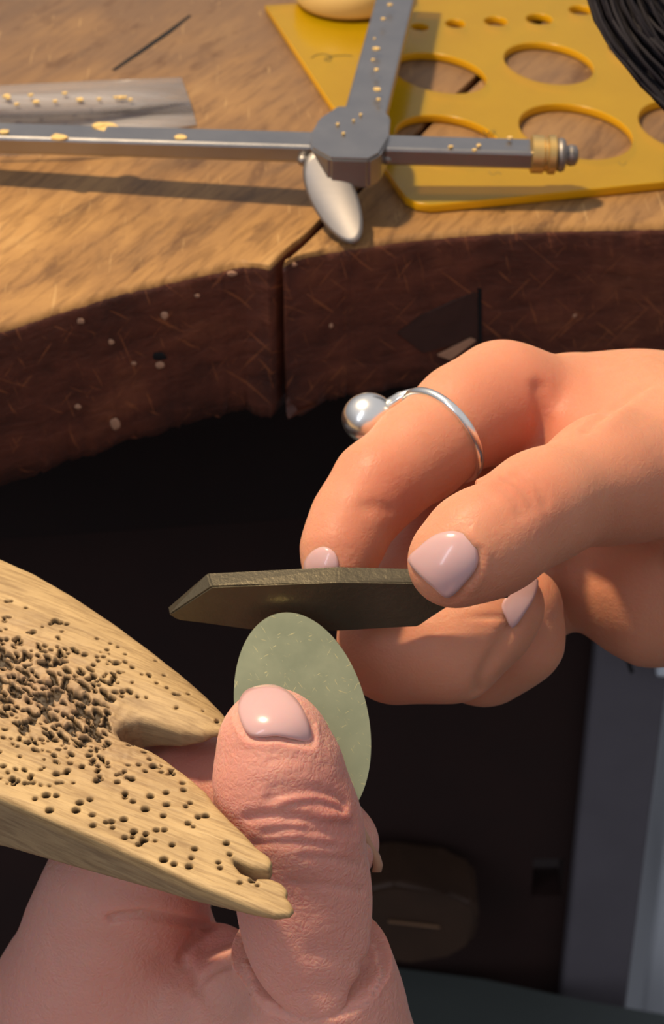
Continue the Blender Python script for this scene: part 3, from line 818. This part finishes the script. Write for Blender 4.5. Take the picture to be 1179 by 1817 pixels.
def redf(P, spots):
    r = np.zeros(len(P))
    for (x, y, d, s, w) in spots:
        r = np.maximum(r, w*np.exp(-((P-U(x, y, d))**2).sum(1)/(s*s)))
    return np.clip(r, 0, 1)
ho = np_mesh('skin', P_, F_, {'red': redf(P_, [(600, 1440, .298, .010, .9), (430, 1430, .303, .012, .7), (540, 1600, .30, .02, .45), (370, 1650, .335, .010, .8), (30, 1720, .345, .02, .5), (640, 1700, .31, .018, .4), (340, 1350, .32, .008, .7), (420, 1340, .30, .008, .5)])}, M_skinL)
reparent(ho, lhand)
nail(baseL, [(423, 1247), (434, 1227), (456, 1217), (487, 1215), (514, 1228), (536, 1254), (549, 1286), (553, 1316), (527, 1313), (492, 1306), (465, 1308), (443, 1304), (430, 1286), (423, 1264)], 'nail', lhand, .0007)
vsn = [(634, 1444, .3150), (646, 1462, .3158), (662, 1490, .3170), (677, 1520, .3190), (681, 1535, .3200), (678, 1548, .3210)]
vv = []; 
for (x, y, d) in vsn:
    for (ox, od) in ((-18, -.0006), (-5, .0000), (-1, .0022), (-3, .0045), (-7, .0045), (-8, .0022), (-17, .0006)):
        vv.append(U(x+ox, y, d+od))
ff = []
for i in range(len(vsn)-1):
    for k in range(7): ff.append((i*7+k, i*7+(k+1) % 7, (i+1)*7+(k+1) % 7, (i+1)*7+k))
ff += [tuple(range(7))[::-1], tuple(35+k for k in range(7))]
o = mk('nail', vv, ff, M_tan, None, True); reparent(o, lhand)

# ------------------------------------------------------------------ RIGHT HAND (holding the file)
idxR = chain([(1010, 745, .358, 108), (892, 714, .352, 101), (826, 738, .346, 87), (746, 802, .3405, 82), (672, 862, .335, 76), (626, 922, .331, 66), (604, 978, .3285, 61), (600, 1012, .3275, 56)], .004)
thR = chain([(800, 1000, .3065, 75), (838, 975, .3075, 86), (884, 948, .309, 91), (960, 900, .315, 93), (1080, 850, .328, 108), (1230, 830, .342, 150)], .004)
backR = chain([(1000, 746, .361, 108), (1150, 792, .362, 136), (1350, 860, .362, 175), (1700, 960, .355, 190), (2100, 1060, .34, 200)], .012)
palmR = chain([(1060, 1000, .364, 84), (1160, 1020, .362, 128), (1350, 1000, .362, 180)], .012)
webR = chain([(1052, 800, .3475, 90), (1150, 800, .348, 120)], .012)
coreR = chain([(1000, 850, .385, 120), (1180, 900, .375, 150)], .012)
midR = chain([(930, 780, .372, 95), (780, 950, .356, 86), (698, 1090, .343, 82), (706, 1142, .339, 98), (800, 1146, .3365, 92), (872, 1098, .3345, 74), (900, 1072, .334, 64)], .004)
rgR = chain([(980, 850, .39, 95), (830, 1040, .372, 84), (790, 1135, .358, 90), (860, 1158, .352, 86), (915, 1130, .348, 80), (935, 1070, .346, 62)], .004)
pkR = chain([(1030, 900, .40, 90), (900, 1050, .385, 76), (880, 1110, .372, 76), (950, 1080, .366, 66)], .004)
def baseR(p):
    palm = smin(smin(backR(p), palmR(p), .014), coreR(p), .014)
    web = webR(p)
    o = smin(idxR(p), smin(palm, web, .012), .0028)
    fl = yf-.0004
    t = smax(thR(p), np.where(p[:, 0] < .022, p[:, 1]-fl, -1), .0015)
    t = smin(t, smin(web, palm, .012), .007)
    o = smin(o, t, .0015)
    for g in (midR, rgR, pkR):
        o = smin(o, smin(g(p), palm, .006), .0012)
    # flesh yields to the file
    fb = np.maximum.reduce([p[:, 1]-(yf+.0036), (yf-.0002)-p[:, 1], p[:, 2]-.0030-UZFT, UZFB-.0002-p[:, 2], p[:, 0]-.029])
    return smax(o, -fb, .0004)
UZFT = UY(700, 1034, yf)[2]-.0028; UZFB = UY(600, 1119, yf)[2]
grR = [
 ([(958, 690), (961, 720), (962, 760), (958, 790)], .0014, .0014),
 ([(1140, 688), (1105, 712), (1070, 738), (1040, 762)], .0009, .0012),
 ([(1150, 700), (1115, 725), (1080, 750)], -.0005, .002),
 ([(900, 850), (930, 868), (945, 900)], .00045, .0010), ([(885, 862), (912, 882), (925, 912)], .00045, .0010), ([(920, 842), (955, 862), (968, 890)], .0004, .0010),
 ([(866, 880), (890, 905), (900, 930)], .00015, .001),
 ([(690, 905), (668, 898), (650, 900)], .0004, .0012),
 ([(850, 978), (850, 1008), (828, 1038), (796, 1066)], .00045, .0007),
 ([(836, 950), (858, 976), (857, 1012), (836, 1044)], -.0004, .0009),
 ([(980, 1012), (1050, 1000), (1110, 985), (1179, 962)], .0012, .0018),
 ([(1030, 1030), (1090, 1020), (1179, 1010)], .0005, .002),
 ([(905, 1117), (885, 1150), (858, 1196), (850, 1225)], .0012, .0012),
 ([(1000, 940), (1080, 925), (1179, 900)], .0003, .004),
]
rhand = empty('hand', U(1150, 900, .36))
thing(rhand, 'hand at the right wearing a silver ring and gripping the file between finger and thumb', 'hand')
fR = with_grooves(baseR, grR)
P_, F_ = sdf_grid_mesh(fR, (-.012, .185, -.100), (.150, .330, .048), .00066, 2)
ho = np_mesh('skin', P_, F_, {'red': redf(P_, [(930, 770, .345, .014, .9), (700, 890, .33, .009, .9), (640, 960, .325, .008, .6), (930, 880, .305, .008, .55), (870, 1040, .31, .010, .6), (740, 950, .35, .012, .8), (660, 1160, .335, .012, .4), (1060, 950, .33, .02, .4), (780, 860, .335, .012, .5)])}, M_skinR)  # skin redness, plus shade on the index finger's inner side painted in red
reparent(ho, rhand)
nail(baseR, [(724, 992), (744, 970), (772, 949), (805, 942), (833, 953), (848, 977), (847, 1005), (827, 1033), (796, 1061), (768, 1042), (738, 1014)], 'nail', rhand, .0005)
nail(baseR, [(539, 1003), (552, 980), (574, 970), (594, 980), (602, 1004), (598, 1036), (570, 1050), (548, 1036)], 'nail', rhand, .0004, (580, 1005))
nail(midR, [(891, 1072), (911, 1044), (934, 1028), (955, 1028), (951, 1055), (934, 1085), (911, 1114), (898, 1096)], 'nail', rhand, .0006, (914, 1072))

# ------------------------------------------------------------------ RING
rg = empty('ring', U(790, 770, .343)); thing(rg, 'thin silver ring with a round silver bead worn on the index finger', 'ring')
ca = U(746, 802, .3405); cb = U(826, 738, .346); ax = cb-ca; ax /= np.linalg.norm(ax); cc = ca*.55+cb*.45
# follow the finger surface around the axis
e1 = np.cross(ax, [0, 0, 1.]); e1 /= np.linalg.norm(e1); e2 = np.cross(ax, e1)
path = []
for k in range(72):
    an = 2*math.pi*k/72; dr = e1*math.cos(an)+e2*math.sin(an)
    r = .0083
    path.append(cc+dr*(r+.0003))
vs, fs = tube(path, S(9,.343), 10, True); band = mk('band', vs, fs, M_silver, None, True); reparent(band, rg)
bc = U(655, 742, .346)
bm = bmesh.new(); bmesh.ops.create_uvsphere(bm, u_segments=36, v_segments=24, radius=S(46, .346))
for v in bm.verts: v.co.x *= 1.06
bmesh.ops.translate(bm, vec=[float(c) for c in bc], verts=bm.verts)
bd = frombm('bead', bm, M_silver, None, True); reparent(bd, rg)
vs, fs = tube([bc+(U(690, 722, .345)-bc)*.8, U(712, 705, .345), U(735, 698, .3425)], [.0014, .0011, .0009], 10); st = mk('bead_setting', vs, fs, M_silver, None, True); reparent(st, rg)

# ------------------------------------------------------------------ YELLOW ELLIPSE TEMPLATE
zt_ = .0016
tb = empty('stencil', UZ(900, 200, 0)); thing(tb, 'transparent yellow plastic drawing stencil with elliptical holes lying on the bench top', 'drawing stencil')
Bp = UZ(740, 366, zt_)[:2]; Ap = UZ(472, 14, zt_)[:2]; Cp = UZ(1179, 326, zt_)[:2]
eb = (Cp-Bp); eb = Bp+eb/np.linalg.norm(eb)*.16
# rounded corner outline (ground)
outl = [UZ(472, 14, zt_)[:2], UZ(520, 85, zt_)[:2], UZ(590, 190, zt_)[:2], UZ(690, 308, zt_)[:2], UZ(708, 336, zt_)[:2], UZ(722, 354, zt_)[:2], UZ(740, 364, zt_)[:2], UZ(765, 367, zt_)[:2], UZ(900, 355, zt_)[:2], UZ(1179, 326, zt_)[:2], eb, eb+(Ap-Bp)*1.02+np.array([.004, 0]), Ap+(eb-Bp)*.45+np.array([0, .002]), Ap+np.array([.005, .0008])]
cu = bpy.data.curves.new('stencil_curve', 'CURVE'); cu.dimensions = '2D'; cu.fill_mode = 'BOTH'
def spl(pts):
    s = cu.splines.new('POLY'); s.points.add(len(pts)-1)
    for i, p in enumerate(pts): s.points[i].co = (float(p[0]), float(p[1]), 0, 1)
    s.use_cyclic_u = True
spl(outl)
def ell(cx, cy, a, b, ang, n=56):
    ang = math.radians(ang); out = []
    for k in range(n):
        t = 2*math.pi*k/n; x = a*math.cos(t); y = b*math.sin(t)
        out.append(UZ(cx+x*math.cos(ang)-y*math.sin(ang), cy+x*math.sin(ang)+y*math.cos(ang), zt_)[:2])
    return out
for h_ in [(780, 134, 86, 34, 11), (974, 117, 82, 36, 10), (1022, 238, 104, 47, 11), (795, 252, 96, 42, 10), (1222, 228, 92, 44, 12), (1150, 92, 74, 32, 10),
           (745, 52, 17, 7, 5), (808, 46, 19, 8, 5), (880, 42, 22, 9, 5), (957, 38, 25, 10, 5), (1030, 22, 22, 9, 5)]:
    spl(ell(*h_))
cu.extrude = .0008; cu.bevel_depth = .0002; cu.bevel_resolution = 1
tmp = bpy.data.objects.new('tmp', cu); sc.collection.objects.link(tmp)
dg = bpy.context.evaluated_depsgraph_get(); me = bpy.data.meshes.new_from_object(tmp.evaluated_get(dg))
bpy.data.objects.remove(tmp); me.transform(Matrix.Translation((0, 0, zt_-.0003)))
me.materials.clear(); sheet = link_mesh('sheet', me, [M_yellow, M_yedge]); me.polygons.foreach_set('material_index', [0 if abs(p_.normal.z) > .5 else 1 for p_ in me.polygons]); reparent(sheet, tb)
# ink scribble and small printed marks
def ink(pts, w, name, mat, z, par):
    vs, fs = tube([UZ(x, y, z) for x, y in resample(pts, 6*(len(pts)-1), False)], w, 6); o = mk(name, vs, fs, mat, None, True); reparent(o, par)
ink([(553, 104), (562, 98), (576, 97), (588, 102), (584, 109), (577, 106), (592, 100), (612, 99), (626, 100)], .00022, 'ink_mark', M_ink, zt_+.0006, tb)
ink([(858, 232), (864, 240), (870, 233)], .00013, 'ink_mark', M_ink, zt_+.0006, tb); ink([(873, 240), (880, 233), (874, 232), (882, 241)], .00013, 'ink_mark', M_ink, zt_+.0006, tb)
ink([(1098, 288), (1106, 294), (1112, 288)], .00013, 'ink_mark', M_ink, zt_+.0006, tb); ink([(868, 306), (876, 311), (884, 306), (890, 311)], .00013, 'ink_mark', M_ink, zt_+.0006, tb)

# cream round lid on the stencil
c0 = UZ(622, 2, .0026); rr_ = .0150
prof = [(0, rr_*.80), (.0005, rr_*.93), (.002, rr_), (.006, rr_), (.0075, rr_*.97), (.009, rr_*.88), (.0095, rr_*.4)]
vs, fs = lathe(prof, c0, (0, 0, 1), 64); lid = mk('round_lid', vs, fs, M_cream, None, True)
thing(lid, 'small cream round lid resting on the yellow stencil at the top edge', 'lid')

# ------------------------------------------------------------------ CALIPER / SLIDING COMPASS
ZT = .0150
cal = empty('trammel_compass', UZ(620, 260, 0)); thing(cal, 'steel cross-shaped scribing compass with wing screw, brass-collared beam lying across bench and stencil', 'compass')
def bar(p0, p1, w, h, mat, name, bev=.0008, par=None):
    p0 = np.array(p0); p1 = np.array(p1); L = np.linalg.norm(p1-p0)
    b = box_bm((0, 0, 0), L, w, h, bev, 2); bmesh.ops.transform(b, matrix=Matrix.Translation(Vector(((p0+p1)/2).tolist())) @ frame(p1-p0), verts=b.verts)
    o = frombm(name, b, mat); reparent(o, par or cal); return o
hB = .0042
# long beam left : centre line of top face
lb0 = UZ(-260, 222, ZT-.004)+np.array([0, 0, -hB/2]); lb1 = UZ(560, 246, ZT)+np.array([0, 0, -hB/2])
bar(lb0, lb1, .0078, hB, M_steel, 'long_beam', .0007)
rb0 = UZ(680, 250, ZT)+np.array([0, 0, -hB/2]); rb1 = UZ(947, 258, ZT-.001)+np.array([0, 0, -hB/2])
bar(rb0, rb1, .0072, hB, M_steel, 'short_beam', .0007)
# collar and tip
dr = rb1-rb0; dr /= np.linalg.norm(dr)
vs, fs = lathe([(0, .0036), (.0003, .0042), (.0028, .0042), (.0031, .0037), (.0036, .0037), (.0040, .0043), (.0054, .0043), (.0058, .0036)], rb1-dr*.0006, tuple(dr), 36)
o = mk('brass_collar', vs, fs, M_brass, None, True); o.data.set_sharp_from_angle(angle=.9); reparent(o, cal)
vs, fs = lathe([(0, .0034), (.0010, .0038), (.0018, .0034), (.0022, .0020), (.0030, .0024), (.0042, .0022), (.0048, .0012)], rb1+dr*.0052, tuple(dr), 36)
o = mk('end_knob', vs, fs, M_steel2, None, True); reparent(o, cal)
# upright arm running away
ar0 = UZ(648, 200, ZT+.0005)+np.array([0, 0, -.0015]); ar1 = UZ(716, -60, ZT+.0005)+np.array([0, 0, -.0015])
bar(ar0, ar1, .0096, .0030, M_steel, 'cross_arm', .0006)
# head block
hb = [(551, 262), (553, 236), (566, 208), (598, 187), (678, 187), (693, 206), (690, 240), (676, 272), (655, 283), (585, 281)]
top = [UZ(x, y, ZT+.0012) for x, y in hb]
slab('head_block', top, (0, 0, -.0070), M_steel, cal, .0006)
# boss, wing
bs = UZ(628, 292, ZT-.002)
vs, fs = lathe([(0, .0034), (.0004, .0040), (.006, .0040), (.0072, .0030)], U(652, 296, .4480), (-.25, -.9, -.35), 28)
vs, fs = lathe([(-.002, .0040), (.0025, .0040), (.0035, .0032)], UZ(645, 290, ZT-.004), (0, -1, -.15), 28)
o = mk('screw_boss', vs, fs, M_steel2, None, True); reparent(o, cal)
vs, fs = lathe([(-.002, .0022), (.0035, .0020), (.0045, .0012)], UZ(612, 286, ZT-.003), (-.25, -1, -.25), 24)
o = mk('screw_shaft', vs, fs, M_steel2, None, True); reparent(o, cal)
# wing blade: domed ellipse from near the block down to the bench
wt = UZ(556, 276, ZT-.001); wbm = UZ(634, 434, .0006); wcn = (wt+wbm)/2; wa_ = (wbm-wt)/2; La = np.linalg.norm(wa_)
side = np.array([1., .0, .25]); side -= wa_*(side@wa_)/La**2; side /= np.linalg.norm(side); nb_ = np.cross(wa_/La, side)
if nb_[1] > 0: nb_ = -nb_
N = 48; R = 8; vs = []
for s_ in (1, -1):
    for r in range(1, R+1):
        t = r/R
        for k in range(N):
            an = 2*math.pi*k/N
            w = .0049*(1-.15*math.cos(an))
            p = wcn+wa_*math.cos(an)*t+side*w*math.sin(an)*t+nb_*s_*(.0011*(1-t**2.2)+.00025)+nb_*(.0016*(math.cos(an)*t)**2)
            vs.append(p)
fs = []
for q_ in (0, 1):
    o_ = q_*R*N; fs.append(tuple(o_+k for k in range(N)))
    for r in range(R-1):
        for k in range(N): k2 = (k+1) % N; fs.append((o_+r*N+k, o_+r*N+k2, o_+(r+1)*N+k2, o_+(r+1)*N+k))
o_ = (R-1)*N
for k in range(N): k2 = (k+1) % N; fs.append((o_+k, o_+k2, R*N+o_+k2, R*N+o_+k))
bm = bmesh.new(); V = [bm.verts.new([float(c) for c in v]) for v in vs]
for f_ in fs: bm.faces.new([V[i] for i in f_])
o = frombm('wing', bm, M_steel2, None, True); reparent(o, cal)
for (x, y) in ((538, 284), (688, 282)):
    bm = bmesh.new(); bmesh.ops.create_uvsphere(bm, u_segments=20, v_segments=12, radius=.0013); bmesh.ops.translate(bm, vec=[float(c) for c in UZ(x, y, ZT-.003)], verts=bm.verts)
    o = frombm('screw', bm, M_steel2, None, True); reparent(o, cal)
# gold flakes stuck on the beam and the arm
def flake(px, py, z, r, par, mat=M_gold):
    r2 = random.Random(int(px*13+py)); bm = bmesh.new(); n = 9
    c = UZ(px, py, z); pts = [c+np.array([math.cos(2*math.pi*k/n)*r*r2.uniform(.6, 1.2), math.sin(2*math.pi*k/n)*r*r2.uniform(.6, 1.2), 0]) for k in range(n)]
    o = slab('metal_flake', pts, (0, 0, .0004), mat, par, 0)
flake(188, 228, ZT-.0022, .0026, cal); flake(176, 224, ZT-.0020, .0014, cal); flake(105, 246, ZT-.0022, .0018, cal); flake(322, 246, ZT-.0013, .0014, cal); flake(205, 240, ZT-.0022, .001, cal); flake(8, 236, ZT-.0026, .0012, cal)
for (x, y, r) in [(692, 10, .0008), (680, 35, .0007), (668, 88, .0011), (662, 108, .0006), (668, 125, .0007), (670, 160, .0011), (672, 178, .0006), (640, 205, .0005), (600, 222, .0005), (628, 215, .0004), (665, 70, .0004), (610, 238, .0005)]:
    flake(x, y, ZT+.0021 if y < 186 else ZT+.0013, r*.8, cal)
for (x, y) in [(800, 262), (850, 260), (842, 268), (905, 246)]: flake(x, y, ZT-.0003, .0006, cal)

# ------------------------------------------------------------------ CLEAR FILM SLEEVE
sl = empty('plastic_sleeve', UZ(150, 190, 0)); thing(sl, 'clear folded plastic sleeve with gold specks lying behind the long steel beam', 'plastic sleeve')
def sheetpoly(rows, name):
    """rows: list of lists of (px,py,z)"""
    vs = [UZ(x, y, z) for r in rows for (x, y, z) in r]; m = len(rows[0]); fs = []
    for i in range(len(rows)-1):
        for j in range(m-1): fs.append((i*m+j, i*m+j+1, (i+1)*m+j+1, (i+1)*m+j))
    o = mk(name, vs, fs, M_film, None, True); md = o.modifiers.new('t', 'SOLIDIFY'); md.thickness = .00012
    reparent(o, sl); return o
top_r = [(-200, 160, .003), (0, 152, .0022), (160, 144, .0018), (322, 138, .0012)]
r1 = [(-200, 180, .0075), (0, 174, .0065), (160, 166, .005), (330, 160, .0022)]
r2_ = [(-200, 204, .0080), (0, 198, .0070), (160, 190, .0052), (338, 182, .0024)]
r3 = [(-200, 214, .0030), (0, 208, .0026), (160, 202, .002), (342, 200, .0010)]
sheetpoly([top_r, r1, r2_, r3], 'film_top')
sheetpoly([[(-200, 206, .0006), (0, 200, .0006), (200, 188, .0006), (336, 178, .0006)], [(-200, 240, .0012), (0, 232, .001), (200, 226, .001), (345, 206, .0008)], [(-200, 268, .0008), (0, 262, .0008), (200, 246, .0008), (349, 222, .0006)]], 'film_bottom')
sheetpoly([[(-200, 262, .0040), (0, 260, .0040), (120, 262, .0035), (244, 268, .0010)], [(-200, 276, .0014), (0, 276, .0014), (120, 272, .0012), (238, 271, .0006)]], 'film_flap')
for i, (x, y) in enumerate([(12, 172), (30, 186), (55, 170), (64, 182), (98, 181), (115, 167), (142, 178), (176, 177), (206, 174), (214, 174), (222, 174), (232, 178), (40, 268), (15, 176)]):
    flake(x, y, .0078 - .000012*x, .0006 if i % 3 else .0009, sl)

# ------------------------------------------------------------------ HAIR LOCK
hr = random.Random(5); vs = []; fs = []
edge0 = [(860, -420), (1018, -80), (1062, 40), (1100, 100), (1142, 150), (1190, 200), (1270, 262), (1420, 330)]
off = np.array([105., -70.])
for i in range(700):
    t = hr.random()**1.0; o1 = hr.uniform(-6, 6); zz = hr.uniform(-.006, .006)
    pts = []
    for j, (x, y) in enumerate(edge0):
        q = np.array([x, y])+off*t*(1+.15*math.sin(i+j))*2.0+np.array([hr.uniform(-3, 3)+o1, hr.uniform(-3, 3)])
        pts.append(U(q[0], q[1], .40+zz+.004*math.sin(i*1.7+j*.8)))
    v, f_ = tube(resample(np.array(pts), 15, False), .0005, 4); o_ = len(vs); vs += v; fs += [tuple(k+o_ for k in q) for q in f_]
hair = mk('hair_lock', vs, fs, M_hair, None, True); hair['kind'] = 'stuff'
thing(hair, 'dark lock of hair hanging over the right end of the yellow stencil', 'hair')
